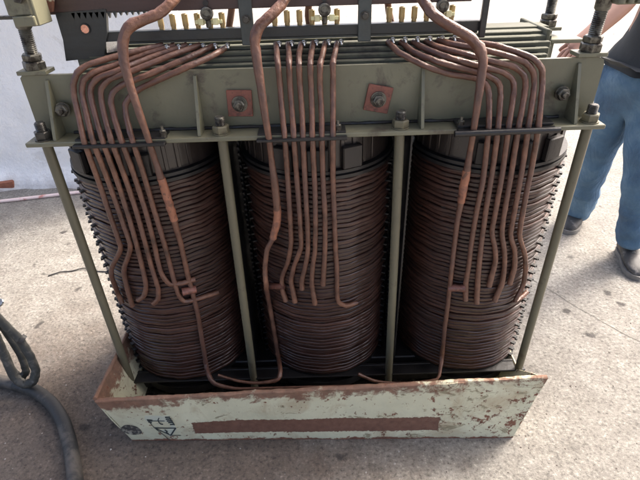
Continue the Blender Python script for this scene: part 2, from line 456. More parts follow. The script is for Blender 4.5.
# rolled lip along the front rim, bent inwards
rim = MB(); pr = []
for i in range(61):
    u = i/60; q = TOPL.lerp(TOPR, u); q.y += .006 + .003*noise.noise(q*6); q.z += -.001 + .003*noise.noise(q*15); pr.append(q)
rim.tube(pr, [.005 + .0015*noise.noise(q*20) for q in pr], 8, 2, jitter=.3, flat=1.5)
rim.build('rim', M['tray'], TB, origin=o0)
BL2, TL2 = Vector((-.70,1.78,.001)), Vector((-.735,1.78,.215))
sheet(Vector((-.684,1.052,.001)), BL2, TL2, Vector((-.745,1.036,.237)), 40, 8, .005, .006, .004, 3).build('side_panel', M['tray'], TB, origin=o0)
rr_ = MB(); rr_.tube([Vector((-.745,1.036,.24)).lerp(TL2, k/20) + Vector((.004*noise.noise(Vector((k,0,0))),0,.003)) for k in range(21)], .007, 8, 2, jitter=.3)
rr_.build('rim', M['tray'], TB, origin=o0)
m = sheet(Vector((.64,1.016,.001)), Vector((.70,1.78,.001)), Vector((.73,1.78,.09)), Vector((.70,1.036,.278)), 40, 8, .005, .003, .003, 7)
# the right side panel drops quickly behind the front corner
for v in m.v:
    hgt = .105 + .17*max(0, 1-(v.y-1.03)/.19)**1.0
    full = .279 + (.09-.279)*(v.y-1.03)/.75
    if v.z > .01: v.z *= hgt/max(full, .05)
    v.x += .03*min(1, (v.y-1.02)/.15)*(v.z/.2)
m.build('side_panel', M['tray'], TB, origin=o0)
sheet(Vector((-.70,1.78,.001)), Vector((.70,1.78,.001)), Vector((.73,1.78,.09)), TL2, 40, 6, .005, .004, .003, 9).build('back_panel', M['tray'], TB, origin=o0)
m = MB(); m.add([(-.69,1.055,.012),(.65,1.02,.012),(.70,1.775,.012),(-.70,1.775,.012)], [(0,1,2,3)])
m.prism([(-.69,1.055,.004),(.65,1.02,.004),(.70,1.775,.004),(-.70,1.775,.004)], (0,0,.006))
M['oil'] = mottled('oily_tray_floor', (.03,.026,.022), .5, 9, .25, dirt=(.12,.12,.09), dscale=8, dthr=.62, coat=.5)
m.build('tray_floor', M['oil'], TB)
# worn sticker with warning triangle and small pictograms
def face(px, py):                          # point on the twisted front panel, a little proud
    Yg = 1.03
    for _ in range(4):
        q = P(px, py, Yg); v = max(0, min(1, q.z/.25)); u = (q.x+.7)/1.4
        Yg = (BOTL.y*(1-u)+BOTR.y*u)*(1-v) + 1.03*v
    n = (BOTR-BOTL).cross(TOPL-BOTL).normalized()
    e = 4*v*(1-v) + v*.6
    q = q + n*(.006*e*noise.noise(q*4) + .0024*noise.noise(q*13))
    return q + Vector((0,-.0018,0))
def zz(px, py): return face(110 + px/7.11, 405 + py/7.11)
M['sticker'] = mottled('sticker_ground', (.50,.52,.42), .12, 20, .5)
M['ink'] = mottled('sticker_ink', (.035,.045,.045), .5, 60, .6)
st = MB()
poly = [(250,68),(425,66),(474,150),(478,160),(440,215),(425,215),(250,95)]
fr = [zz(*q) for q in poly]; st.prism(fr, (0,.0012,0))
sticker = st.build('sticker', M['sticker'], TB, smooth=False)
ink = MB()
def stroke(pts, wpx):
    for a, b in zip(pts, pts[1:]):
        dx, dy = b[0]-a[0], b[1]-a[1]; L = math.hypot(dx, dy); nx_, ny_ = -dy/L*wpx, dx/L*wpx
        k = max(1, int(L/18))
        for j in range(k):
            a0 = (a[0]+dx*j/k, a[1]+dy*j/k); a1 = (a[0]+dx*(j+1)/k, a[1]+dy*(j+1)/k)
            q = [zz(a0[0]-nx_, a0[1]-ny_), zz(a0[0]+nx_, a0[1]+ny_), zz(a1[0]+nx_, a1[1]+ny_), zz(a1[0]-nx_, a1[1]-ny_)]
            ink.prism([v+Vector((0,-.0006,0)) for v in q], (0,.0003,0))
stroke([(322,152),(472,153),(436,210),(322,152)], 3.2); stroke([(466,158),(434,208)], 5)
stroke([(265,92),(318,150),(430,248)], 2); stroke([(300,103),(392,101)], 2)
stroke([(352,80),(345,95),(352,112),(366,124),(382,124)], 3.5)
stroke([(440,208),(505,210)], 1.8)
stroke([(268,98),(305,100)], 6); stroke([(275,108),(300,116)], 5)
stroke([(395,75),(430,72)], 5); stroke([(400,88),(440,84)], 4.5); stroke([(408,100),(448,97)], 4.5); stroke([(418,112),(454,109)], 4); stroke([(430,126),(462,124)], 4)
stroke([(425,72),(462,130)], 4)
stroke([(392,165),(412,180),(400,184),(420,198)], 4)
ink.build('ink', M['ink'], sticker, smooth=False)
ov = MB(); cx_, cy_ = 152, 176
ring = [zz(cx_ + 76*math.cos(a)*(1+.08*math.sin(3*a)), cy_ + 32*math.sin(a) + 8*math.cos(a)) for a in [2*math.pi*k/28 for k in range(28)]]
ov.prism(ring, (0,.0012,0)); ov.build('paint_smear', mottled('dark_smear', (.05,.048,.045), .8, 60, .6, dirt=(.36,.34,.27), dscale=38, dthr=.56), TB, smooth=False)

# ------------------------------------------------------------------ transformer
CY = 1.463; R0 = .2375; CX = (-.530, .0, .540)
T = empty('transformer', (0, CY, .015))
tag(T, 'opened three coil power transformer with copper leads and green grey clamping frame', 'transformer')
ZB, ZT = .105, .903
NDISC = 53; PITCHZ = (ZT-ZB)/NDISC
def winding(cx, seed):
    m = MB(); n = 128; vs = []
    prof = []
    for d in range(NDISC):
        z = ZB + (d+.5)*PITCHZ; h = PITCHZ*.425
        if d == 17: h *= .7
        dr = random.uniform(-.0025, .0025)
        for (dz, rr) in ((-h, -.010), (-h, -.0022), (-h*.7, -.0003), (h*.65, .0002), (h, -.0022), (h, -.010)):
            prof.append((d, z, dz, rr+dr))
    for (d, z, dz, rr) in prof:
        for k in range(n):
            a = 2*math.pi*k/n
            sag = .0011*math.cos(16*a)*-1*(1+noise.noise(Vector((d*.6, math.cos(a)*2, seed))))
            nz_ = noise.noise(Vector((math.cos(a)*4.2+seed, math.sin(a)*4.2, d*.9)))
            nr_ = noise.noise(Vector((math.cos(a)*3+seed*2, math.sin(a)*3, d*1.7+9)))
            r_ = R0 + rr + .0028*nr_ - .0006*abs(math.sin(8*a))
            vs.append(Vector((cx + r_*math.cos(a), CY + r_*math.sin(a), z + dz*(1+.25*nr_) + sag + .0022*nz_)))
    fs = []
    for j in range(len(prof)-1):
        for k in range(n):
            k2 = (k+1) % n; fs.append((j*n+k, j*n+k2, (j+1)*n+k2, (j+1)*n+k))
    m.add(vs, fs)
    return m.build('winding', M['winding'], T)
def spacer(proud, every):                   # one spacer strip: a bar with little tabs between the discs
    m = MB()
    for d in range(0, NDISC+1, every):
        z = ZB + d*PITCHZ
        m.box((R0-.011+proud, 0, z), (.022, .015, PITCHZ*(.30 if every == 1 else .42)), bev=.001)
    m.box((R0-.016, 0, (ZB+ZT)/2), (.006, .016, ZT-ZB))
    return m
SP_IN = spacer(-.0045, 1); SP_OUT = spacer(.0115, 2)
def spin(mb, a, cx):
    q = MB(); ca, sa_ = math.cos(a), math.sin(a)
    q.v = [Vector((cx + v.x*ca - v.y*sa_, CY + v.x*sa_ + v.y*ca, v.z)) for v in mb.v]
    q.f = mb.f; q.mi = mb.mi; return q
coils = []
for ci, cx in enumerate(CX):
    wnd = winding(cx, ci*3.7); coils.append(wnd)
    ph = rad((200, 180, 340)[ci])
    for k in range(16):
        a = ph + 2*math.pi*k/16
        spin(SP_OUT if k in (0, 1, 7, 8, 15) else SP_IN, a, cx).build('spacer_strip', M['black'], wnd, smooth=False)
    # top rings and insulating cylinder
    m = MB(); m.lathe((cx, CY, ZT+.002), (0,0,1), [(0,.225),(0,.243),(.010,.243),(.010,.232),(.016,.232),(.016,.241),(.025,.241),(.025,.20)], 72)
    m.build('press_ring', M['black'], wnd)
    m = MB(); prof = [(0,.226),(.108,.226),(.108,.195),(.1081,.05)]
    m.lathe((cx, CY, ZT+.028), (0,0,1), prof, 96)
    for k in range(40):                     # ribs of folded pressboard
        a = 2*math.pi*k/40
        if k % 10 in (0,1,2,3,4,5):
            m.box((cx+.228*math.cos(a), CY+.228*math.sin(a), ZT+.082), (.005,.012,.10), Matrix.Rotation(a,4,'Z'), .0015)
    m.build('insulating_cylinder', M['pressboard'], wnd)
    for k in range(3):
        a = -math.pi/2 + (k-1)*.42 + (-.25, 0, .12)[ci]
        m = MB(); m.box((cx+.236*math.cos(a), CY+.236*math.sin(a), ZT+.062), (.018,.06,.066), Matrix.Rotation(a,4,'Z'), .003)
        m.build('spacer_block', M['blackbrown'], wnd)
    m = MB(); m.lathe((cx, CY, .03), (0,0,1), [(0,.20),(0,.242),(.035,.242),(.035,.225),(.06,.225),(.06,.238),(.074,.238),(.074,.19)], 64)
    m.build('bottom_ring', M['black'], wnd)

# black barrier boards between the coils
for x in (-.265, .27):
    m = MB(); m.box((x, CY, .56), (.005,.34,.92)); m.box((x, CY+.10, .56), (.09,.004,.94))
    for k in range(44):
        m.box((x-.022, CY-.06, .14+k*.0195), (.006,.02,.007)); m.box((x+.022, CY-.06, .14+k*.0195), (.006,.02,.007))
    m.box((x-.022, CY-.05, .56), (.004,.006,.9)); m.box((x+.022, CY-.05, .56), (.004,.006,.9))
    m.build('barrier_board', M['black'], T, smooth=False)

# lower clamp beams
for sgn in (-1, 1):
    m = MB(); y = CY + sgn*.19
    m.box((0, y, .06), (1.44,.012,.085), bev=.002)
    m.box((0, y+sgn*.025, .096), (1.5,.05,.008), bev=.002)
    m.build('lower_clamp', M['black'], T)
m = MB(); m.box((0, CY, .06), (1.36,.30,.07), bev=.004); m.build('lower_yoke', M['black'], T)

# upper stepped yoke of painted laminations
m = MB()
steps = [(1.285,1.197),(1.304,1.2085),(1.324,1.220),(1.344,1.2315),(1.366,1.2425),(1.392,1.2505),(1.43,1.2555)]
for i, (y, z) in enumerate(steps):
    yb = 2*CY - y; x = .600 + .010*i if i < 6 else .655
    m.box((0, CY, z-.055+ (0.0)), (2*x, yb-y, .11), bev=.0015)
for (y, z) in steps[:-1]:                   # thin proud packing edge on every step
    m.box((0, y-.001, z-.0025), (1.19, .004, .003))
yk = m.build('core_yoke', M['green_core'], T)
m = MB()
for (y, z) in steps[1:]:
    m.box((0, y-.0028, z-.0105), (1.18,.003,.0018))
m.build('lamination_gap', M['black'], yk)
m = MB()
for i in range(5):
    m.box((.628+.007*i, CY, 1.185-.006*i+.058-.03), (.010,.20-.02*i,.09-.012*i), bev=.002)
m.build('edge_packing', M['green_core'], yk)

# clamp beams: upright plate with flange, gussets and bolts; rear one mirrored
def beam(y, sgn):
    m = MB(); top = 1.2035
    prof = [(-.756,1.048),(.748,1.046),(.748,top-.02),(.744,top-.006),(.732,top),(-.75,top),(-.756,top-.006)]
    m.prism([(px_, y, pz_) for px_, pz_ in prof], (0, sgn*-.012, 0))
    b_ = m.build('clamp_beam', M['green'], T)
    m = MB(); m.box((-.003, y+sgn*.034, 1.0425), (1.522,.072,.012), bev=.002); m.build('flange', M['green'], b_)
    for x in (-.688, -.308, .279, .681):
        m = MB(); yy = y
        m.prism([(x-.004, y+sgn*.001, top-.012),(x-.004, y+sgn*.007, top-.012),(x-.004, y+sgn*.060, 1.055),(x-.004, y+sgn*.060, 1.049),(x-.004, y+sgn*.001, 1.049)], (.008,0,0))
        m.build('gusset', M['green'], b_)
    return b_
BM = beam(1.273, -1); BM2 = beam(2*CY-1.273, 1)
def weld(x0_, x1_, y, z, par):
    m = MB(); m.tube([(x0_+(x1_-x0_)*k/40, y, z+.001*random.uniform(-1,1)) for k in range(41)], .005, 6, 2, jitter=.5); m.build('weld_seam', M['black'], par)
weld(-.66, .66, 1.269, 1.051, BM)

# square red fibre plates under round washers and nuts
for (px, py, rot) in ((240,103,.0), (378,98.5,-.17)):
    c = P(px, py, 1.27); m = MB()
    m.box(c + Vector((0,-.003,0)), (.066,.008,.069), Matrix.Rotation(-rot+.03,4,'Y'), .0012)
    pl = m.build('insulation_plate', M['redplate'], BM)
    m = MB(); y0 = c.y-.0072
    m.lathe((c.x, y0, c.z), (0,-1,0), [(0,.021),(.004,.021),(.004,.0175),(.008,.0175)], 28)
    m.hexnut((c.x, y0-.008, c.z), (0,-1,0), .0155, .011, phase=.3)
    m.cyl((c.x-.001, y0-.018, c.z), (c.x-.001, y0-.027, c.z), .009, 18, bev=.0015)
    m.build('bolt', M['steel'], pl)
for (px, py) in ((65,108), (560,92)):
    c = P(px, py, 1.27); m = MB(); y0 = 1.2605
    m.cyl((c.x, y0, c.z), (c.x, y0-.005, c.z), .019, 26)
    m.hexnut((c.x, y0-.005, c.z), (0,-1,0), .0165, .013, phase=.2)
    m.cyl((c.x, y0-.018, c.z), (c.x, y0-.027, c.z), .0085, 18, bev=.0015)
    m.build('bolt', M['steel'], BM)

# tie rods with nuts on the flange
RODY = 1.232
for i, (x, xb) in enumerate(((-.724,-.724), (-.253,-.266), (.223,.242), (.727,.727))):
    m = MB(); m.tube([(x, RODY, 1.036), ((x+xb)/2, RODY, .57), (xb, RODY, .04)], .0135, 18, 6)
    rd = m.build('tie_rod', M['olive'], T)
    dark = i in (0, )
    m = MB(); m.cyl((x, RODY, 1.049), (x, RODY, 1.052), .024, 26)
    m.hexnut((x, RODY, 1.052), (0,0,1), .0225, .020, phase=.35+.3*i)
    m.build('nut', M['boltdark' if i == 0 else 'olive'], rd)
    m = MB(); z = 1.072
    m.lathe((x, RODY, z), (0,0,1), [v for k in range(6) for v in ((k*.0035,.0125),(k*.0035+.0017,.0138))] + [(.023,.011)], 18)
    m.build('stud_end', M['boltdark' if i in (0,3) else 'steel'], rd)
# rear tie rods stand behind the coils
for x in (-.724, -.253, .223, .727):
    m = MB(); m.cyl((x, 2*CY-RODY, 1.036), (x, 2*CY-RODY, .04), .0135, 14); rd = m.build('tie_rod', M['olive'], T)
    m = MB(); m.hexnut((x, 2*CY-RODY, 1.0488), (0,0,1), .0225, .02); m.build('nut', M['olive'], rd)

# tall lifting studs on the beam ends, with nuts, sleeves and cover brackets
def lift(x, y, lean=0.0, cover=True):
    m = MB(); z = 1.206; prof = [(0,.0145)]
    for k in range(22): prof += [(.03+k*.0045,.0142),(.03+k*.0045+.0022,.0158)]
    prof += [(.13,.0185),(.17,.020),(.20,.0195),(.32,.0175),(.42,.017)]
    m.lathe((x, y, z-.02), (lean,0,1), prof, 20)
    s_ = m.build('lifting_stud', M['steel'], T)
    m = MB(); m.box((x, y, z+.005), (.075,.05,.010), bev=.001)
    m.build('washer_plate', M['green'], s_)
    m = MB(); m.hexnut((x+lean*.01, y, z+.010), (lean,0,1), .027, .021, phase=.5); m.hexnut((x+lean*.03, y, z+.032), (lean,0,1), .0245, .016, phase=.1)
    m.build('nut', M['steel'], s_)
    return s_
L1_ = lift(-.718, 1.288, .06); L2_ = lift(.708, 1.288, .03); L3_ = lift(.752, 1.655, 0); L4_ = lift(-.718, 1.655, 0)
# left bracket: green channel clamped round the sleeve and bar running out of frame
c = P(27, 10, 1.28)
m = MB(); m.box((c.x-.002, 1.262, c.z+.034), (.058,.03,.085), bev=.003); m.box((c.x+.028, 1.285, c.z-.002), (.012,.07,.06), bev=.002)
m.box((c.x+.006, 1.245, c.z-.02), (.05,.012,.022), bev=.002)
br = m.build('bracket', M['green'], L1_)
m = MB(); m.hexnut((c.x+.012, 1.244, c.z+.033), (0,-1,0), .015, .012); m.build('nut', M['steel'], br)
m = MB(); q = P(18, 17, 1.29); m.box((q.x-.19, 1.29, q.z), (.40,.02,.008), bev=.001); m.build('cross_bar', M['boltdark'], L1_)
# cream painted plate beside it
a = P(34,-6,1.33); 
m = MB(); m.prism([P(24,-8,1.33), P(53,-8,1.33), P(52,12,1.33), P(34,15.5,1.33)], (0,.012,0)); m.build('cover_plate', M['tray'], L1_)
# right ribbed cover hanging over the stud
m = MB(); q = P(614, 2, 1.30)
m.box((q.x+.03, 1.29, q.z+.055), (.10,.08,.11), bev=.004)
for k in range(5): m.cyl((q.x-.012+k*.021, 1.247, q.z+.004), (q.x-.012+k*.021, 1.247, q.z+.11), .008, 10)
m.build('ribbed_cover', M['green'], L2_)
m = MB(); q = P(556, 40, 1.60); m.box((q.x+.02, 1.61, q.z+.002), (.10,.09,.012), bev=.002); m.box((q.x-.01,1.63,q.z-.03),(.012,.06,.07)); m.build('bracket', M['green'], L3_)

# ------------------------------------------------------------------ tap lead boards
YB = 1.355
m = MB()
zt, zbv = 1.288, 1.262
m.box((-.055, YB+.008, (zt+zbv)/2), (1.01,.026,zt-zbv), bev=.002)
tb = m.build('terminal_board', M['board'], T)
m = MB(); m.box((-.055, YB+.011, zbv-.0035), (.98,.012,.006), bev=.001); m.build('lower_batten', M['board2'], tb)
for (x, w_, mt) in ((-.170, .034, 'board2'), (.133, .034, 'board2'), (.441, .016, 'board')):
    m = MB(); m.box((x, YB-.012, 1.34), (w_, .012, .185), bev=.0015); po = m.build('post', M[mt], tb)
    if w_ > .02:
        m = MB(); m.cyl((x, YB-.019, 1.310), (x, YB-.022, 1.310), .011, 22); m.hexnut((x, YB-.022, 1.310), (0,-1,0), .0085, .007); m.build('bolt', M['boltdark'], po)
# end plate with a copper bushing
m = MB()
m.prism([P(55,13,YB-.012), P(106,9,YB-.012), P(107,34,YB-.012), P(104,57,YB-.012), P(66,61,YB-.012), P(63,40,YB-.012)], (0,.014,0))
ep = m.build('end_plate', M['board'], T)
c = P(85, 29, YB-.014); m = MB()
m.lathe(c, (0,-1,0), [(0,.0135),(.002,.0135),(.002,.0105),(-.001,.0105)], 26, caps=False)
m.build('bushing_ring', M['black'], ep)
m = MB(); m.cyl(c+Vector((0,.004,0)), c+Vector((0,-.0008,0)), .0105, 24); m.build('copper_bushing', mottled('bright_copper', (.62,.32,.24), .4, 60, .25, metal=.9), ep)
m = MB(); m.prism([P(106,42,YB-.013), P(122,41,YB-.013), P(122,50,YB-.013), P(107,53,YB-.013)], (0,.01,0)); m.build('silver_tag', M['tin'], ep)
# upper red-brown board with comb teeth
m = MB(); xl, xr = -.675, .405; zb2 = 1.334
m.box(((xl+xr)/2, YB-.002, zb2+.040), (xr-xl,.016,.08), bev=.0015)
tpb = m.build('top_board', M['redboard'], T)
m = MB()
for k in range(16):
    x = -.612 + k*.0150
    h = .012 if k < 8 else .007
    m.prism([(x, YB-.012, zb2+.003), (x+.010, YB-.012, zb2+.003), (x+.0045, YB-.012, zb2-h)], (0,.01,0))
m.build('comb_teeth', M['board'], tpb)

# terminals
def terminal(x):
    m = MB(); y = YB+.012
    m.cyl((x, y, zt), (x, y, zt+.007), .0066, 16); m.lathe((x, y, zt+.007), (0,0,1), [(0,.0078),(.028,.0078),(.029,.0068),(.029,.0060),(.024,.0055)], 18, caps=True)
    o = m.build('terminal', M['brass'], tb)
    m = MB(); m.hexnut((x+.009, YB-.004, zbv-.011), (.2,-.6,-.8), .0068, .007); m.cyl((x+.009,YB-.004,zbv-.011),(x+.011,YB-.016,zbv-.022),.0032,10)
    m.build('lug', M['tin'], o)
    return o
TX = []
for (xa, xb) in ((162,223), (275,337), (389,451)):
    pa = 29 - (xa-162)*.031
    A_ = P(xa, pa, YB+.012).x; B_ = P(xb, pa-1.9, YB+.012).x
    xs = [A_ + (B_-A_)*k/5 for k in range(6)]; TX.append(xs)
    for x in xs: terminal(x)
for gi, k0 in ((0,3), (1,3), (2,3)):
    xs = TX[gi]; xm = xs[k0+1]; y = YB-.004; z = zt+.017
    dxl = xs[1]-xs[0]
    m = MB(); m.box((xm, y, z), (2*dxl+.006,.006,.009), bev=.001)
    for sx_ in (-1, 1): m.box((xm+sx_*dxl*.58, y-.004, z+.001), (.0145,.010,.0155), bev=.001)
    lk = m.build('terminal_link', M['brassblock'], tb)
    m = MB(); m.box((xm, y-.005, z-.002), (.013,.01,.022), bev=.002); m.cyl((xm, y-.002, z+.021), (xm, y-.017, z+.021), .0160, 26, bev=.002)
    m.lathe((xm, y-.017, z+.021), (0,-1,0), [(0,.010),(.004,.0095),(.004,.006),(.002,.006)], 20)
    m.build('clamp_bolt', M['steel'], lk)
    m = MB(); m.box((xm, y+.008, z+.048), (.036,.018,.040), bev=.002); m.cyl((xm, y-.001, z+.045), (xm, y-.010, z+.045), .007, 16); m.build('clamp_block', M['black'], lk)

# lead combs at the flange
for (xa, ya, xb, yb, th, bolts) in ((74,143.5,166,140.5,.006,((163,133),)), (257,140.5,347,138.5,.005,((338,133),)), (456,136.5,554,130,.0085,((461,123),(535,117)))):
    a = P(xa, ya, 1.203); b_ = P(xb, yb, 1.203); zc = 1.0395 if th < .008 else 1.044
    a.z = b_.z = zc
    m = MB(); m.box((a+b_)/2 + Vector((0,-.006,0)), ((b_-a).length, .020, th*1.5), bev=.0015)
    m.box((a+b_)/2 + Vector((0,.028,.0105)), ((b_-a).length*.98, .05, .007), bev=.001)
    if th > .008: m.tube([a+Vector((-.01,-.018,0)), b_+Vector((.006,-.018,.002))], .008, 12, 8)
    lc = m.build('lead_comb', M['black'], BM)
    for (bx, by) in bolts:
        c = P(bx, by, 1.215); m = MB(); m.cyl((c.x,1.215,1.05),(c.x,1.215,1.064),.009,16); m.hexnut((c.x,1.215,1.062),(0,0,1),.0085,.008); m.cyl((c.x,1.215,1.07),(c.x,1.215,1.079),.004,10)
        m.build('bolt', M['steel'], lc)

# ------------------------------------------------------------------ leads
def PCyl(px, py, cx, off):                 # point of a vertical cylinder round a coil
    d = ray(px, py); R_ = R0 + off
    a = d[0]**2 + d[1]**2; b_ = -2*(d[0]*cx + d[1]*CY); c = cx*cx + CY*CY - R_*R_
    disc = b_*b_ - 4*a*c
    if disc < 0: return P(px, py, CY-.05)
    t = (-b_ - math.sqrt(disc))/(2*a)
    return Vector((d[0]*t, d[1]*t, H + d[2]*t))
def lead(ci, pts, r=.0082, end_r=None, joints=(), jitter=.09, thick=None):
    cx = CX[ci]; W = []
    for q in pts:
        px, py = q[0], q[1]
        if len(q) > 2 and q[2] is not None and q[2] != 'c': W.append(P(px, py, q[2]))
        else:
            w_ = PCyl(px, py, cx, .0105)
            if not (len(q) > 2 and q[2] == 'c'):
                # hang straight between the comb and the winding
                t = max(0, min(1, (py-143)/110.)); y0 = 1.204
                yy = y0*(1-t) + min(w_.y, 1.24)*t
                yy = min(yy, w_.y); w_ = P(px, py, yy)
            W.append(w_)
    rs = [r]*len(W)
    if end_r: rs[-1] = end_r; rs[-2] = (r+end_r)/2
    if thick:
        for k, v in thick.items(): rs[k] = v
    m = MB(); m.tube(W, rs, 12, 7, jitter=jitter, seed=pts[0][0]*.37)
    o = m.build('lead', M['lead'], T)
    if thick:
        j = MB(); j.tube(W[11:14], [.0112, .0124, .0108], 12, 7, jitter=.25, seed=3); j.build('taped_joint', M['orange'], o)
    for (pa, pb, jr) in joints:
        j = MB(); A_ = PCyl(pa[0], pa[1], cx, .014); B_ = PCyl(pb[0], pb[1], cx, .014)
        j.tube([A_, A_.lerp(B_,.5), B_], jr, 12, 6, jitter=.15); j.build('joint', M['joint'], o)
    return o
tY = YB+.006; cY = 1.248; fY = 1.200
c_ = 'c'
# left phase
Lt = [
 [(163,45,tY),(137,51,1.32),(110,58,1.285),(88,65,1.258),(77,73,1.250),(73,85,1.245),(75,100,1.238),(80,122,1.218),(84.5,142,fY),(100,185),(110,215),(119,241),(120.5,250),(112,267),(111.5,276),(117,291,c_),(122,303,c_)],
 [(175,45,tY),(140,56,1.32),(112,66,1.28),(94,72,1.256),(84,80,1.248),(82,92,1.243),(86,112,1.228),(93.5,142,fY),(108,180),(120,214),(129,240),(130.5,249),(124.5,267),(124.5,276),(128,291,c_),(132.5,306,c_)],
 [(187,45,tY),(150,58,1.31),(120,70,1.256),(100,77,1.252),(91,86,1.247),(91,98,1.241),(96,118,1.224),(103,142,fY),(117,180),(128,214),(136,242),(142.5,268),(146,286),(144,296,c_),(138,300,c_)],
 [(200,45,tY),(170,56,1.30),(130,72,1.250),(110,79,1.252),(101.5,88,1.247),(101,98,1.241),(105,118,1.224),(112,142,fY),(126,180),(136,210),(145,242),(152,268),(158,288),(158,299,c_),(153,303.5,c_)],
 [(213,46,tY),(190,57,1.300),(150,74,1.249),(122,85,1.252),(112.5,93,1.246),(111,103,1.240),(115,120,1.224),(122,142,fY),(134,175),(146,212),(154,243),(158,262),(162,275,c_),(170,284,c_),(182,283,c_),(195,279,c_)],
 [(225,48,tY),(212,56,1.30),(185,68,1.249),(145,86,1.247),(131,95,1.248),(125.5,104,1.243),(126,116,1.232),(133,142,fY),(143,172),(154,210),(164,243),(172,273),(177,291,c_),(184,301,c_),(200,298,c_),(218,292,c_)],
]
for i, q in enumerate(Lt):
    jn = []
    if i == 5: jn = [((182,292),(196,289),.013)]
    lead(0, q, .0077, end_r=.0088 if i < 5 else .0085, joints=jn)
MY = 1.225
lead(0, [(182,-14,1.30),(172,2,1.27),(158,14,1.25),(140,21,1.235),(128,28,1.222),(123,42,1.215),(124,62,1.208),(131,88,1.202),(141,118,1.196),(149,141,fY-.004),(155,160),(161,178),(168,200),(174,220),(181,245),(187,272),(192,291),(198,315,c_),(202,340,c_),(206,364,c_),(209,376,1.19),(215,384,1.17),(235,388.5,1.16),(262,388,1.16),(300,387,1.16),(340,386,1.16),(368,385,1.16)],
     .0082, thick={0:.0125,1:.0125,2:.0125,3:.0125,4:.0128,5:.0125,6:.0118,7:.0105,8:.0095,11:.0105,12:.0115,13:.0098,22:.006,23:.0045,24:.004,25:.004,26:.004})
# middle phase
Mt = [
 [(276,44,tY),(277,55,1.290),(278,65,1.2475),(280,85,1.246),(282,110,1.228),(285,140,fY),(287.5,175),(290,215),(291,243),(288,262),(282,277,c_),(282.5,290,c_),(286,301,c_)],
 [(288,44,tY),(289,55,1.290),(289,65,1.2475),(290,85,1.246),(292,112,1.228),(294,140,fY),(297,180),(300,220),(301,247),(294,266),(291,281,c_),(293,291,c_),(295,302,c_)],
 [(301,44,tY),(299,55,1.290),(299,65,1.2475),(300,85,1.246),(302,112,1.228),(303,140,fY),(305.5,190),(307.5,225),(308,250),(305,268),(302,280,c_),(302,289,c_)],
 [(313,43,tY),(311,55,1.290),(310,65,1.2475),(311,85,1.246),(312,112,1.228),(312.5,140,fY),(315,190),(315.5,225),(315,250),(312.5,268),(312,285,c_),(315,304,c_)],
 [(325,43,tY),(322,57,1.290),(320,65,1.2475),(320,85,1.246),(321.5,112,1.228),(322,140,fY),(323,180),(325,215),(325,245),(324,267,c_),(323,285,c_)],
 [(337,43,tY),(334,57,1.290),(333,64,1.2475),(333,85,1.246),(333,112,1.228),(333,139,fY),(333,180),(334.5,220),(335.5,248),(337,272,c_),(337,292,c_),(338.5,302,c_),(346,305.5,c_),(357,302.5,c_)],
]
for i, q in enumerate(Mt): lead(1, q, .0076, end_r=.0090 if i < 5 else .0078, joints=[((270,286),(283,286),.011)] if i == 0 else [])
lead(1, [(292,-12,1.29),(281,5,1.26),(268,18,1.235),(258,28,1.222),(254.5,40,1.215),(257,60,1.208),(261,88,1.202),(265,115,1.196),(269,139,fY-.004),(271.5,160),(274,178),(277,205),(277,222),(273,238),(267,250),(265,268),(266,286),(269.5,305,c_),(274,330,c_),(278,355,c_),(280.5,371,1.20),(278,379,1.175),(268,382,1.165),(255,383,1.165),(238,381,1.17),(218,375,1.18)],
     .0082, thick={0:.0125,1:.0125,2:.0125,3:.0128,4:.0128,5:.0118,6:.0105,7:.0095,10:.0105,11:.0115,12:.0095,22:.0062,23:.0055,24:.005,25:.005})
# right phase
Rt = [
 [(388,42,tY),(400,53,1.285),(425,66,1.249),(450,74,1.248),(474,78,1.245),(485,83,1.243),(489,95,1.236),(488.5,130,fY),(483,180),(476,215),(471.5,243),(468.5,268),(466,283,c_),(465.5,300,c_)],
 [(401,42,tY),(414,52,1.305),(438,62,1.252),(465,69,1.248),(487,75,1.244),(498,82,1.242),(500.5,94,1.236),(498,129,fY),(492.5,170),(486,210),(481.5,243),(478.5,272),(476.5,303,c_)],
 [(413,42,tY),(426,49,1.31),(450,58,1.262),(480,66,1.246),(502,72,1.244),(512,79,1.242),(514,91,1.236),(508.5,128,fY),(502.5,172),(495.5,212),(492,232),(495,248),(495.5,261,c_),(492,275,c_),(489,286,c_)],
 [(426,41,tY),(438,47,1.315),(465,54,1.27),(495,62,1.25),(515,67,1.245),(524,75,1.242),(525.5,88,1.236),(518.5,128,fY),(511,175),(503.5,218),(502,234),(504.5,252),(504.5,268,c_),(502,283,c_),(494.5,301,c_)],
 [(438,40,tY),(452,44,1.315),(480,49,1.275),(508,56,1.252),(525,62,1.246),(533,71,1.243),(534.5,85,1.237),(528.5,127,fY),(522,170),(514,214),(510.5,235),(514.5,250),(514.5,266,c_),(509.5,284,c_)],
 [(450,40,tY),(468,42,1.32),(495,45.5,1.28),(520,53,1.255),(534,59,1.247),(541,68,1.243),(542.5,82,1.237),(538.5,126,fY),(533,160),(526,195),(519.5,234),(524.5,254),(525.5,270,c_),(523,285,c_),(515,301,c_),(520,298.5,c_),(527,292,c_)],
]
for i, q in enumerate(Rt): lead(2, q, .0077, end_r=.0095 if i < 5 else .0078, joints=[((449,288),(466,288),.0125)] if i == 0 else [])
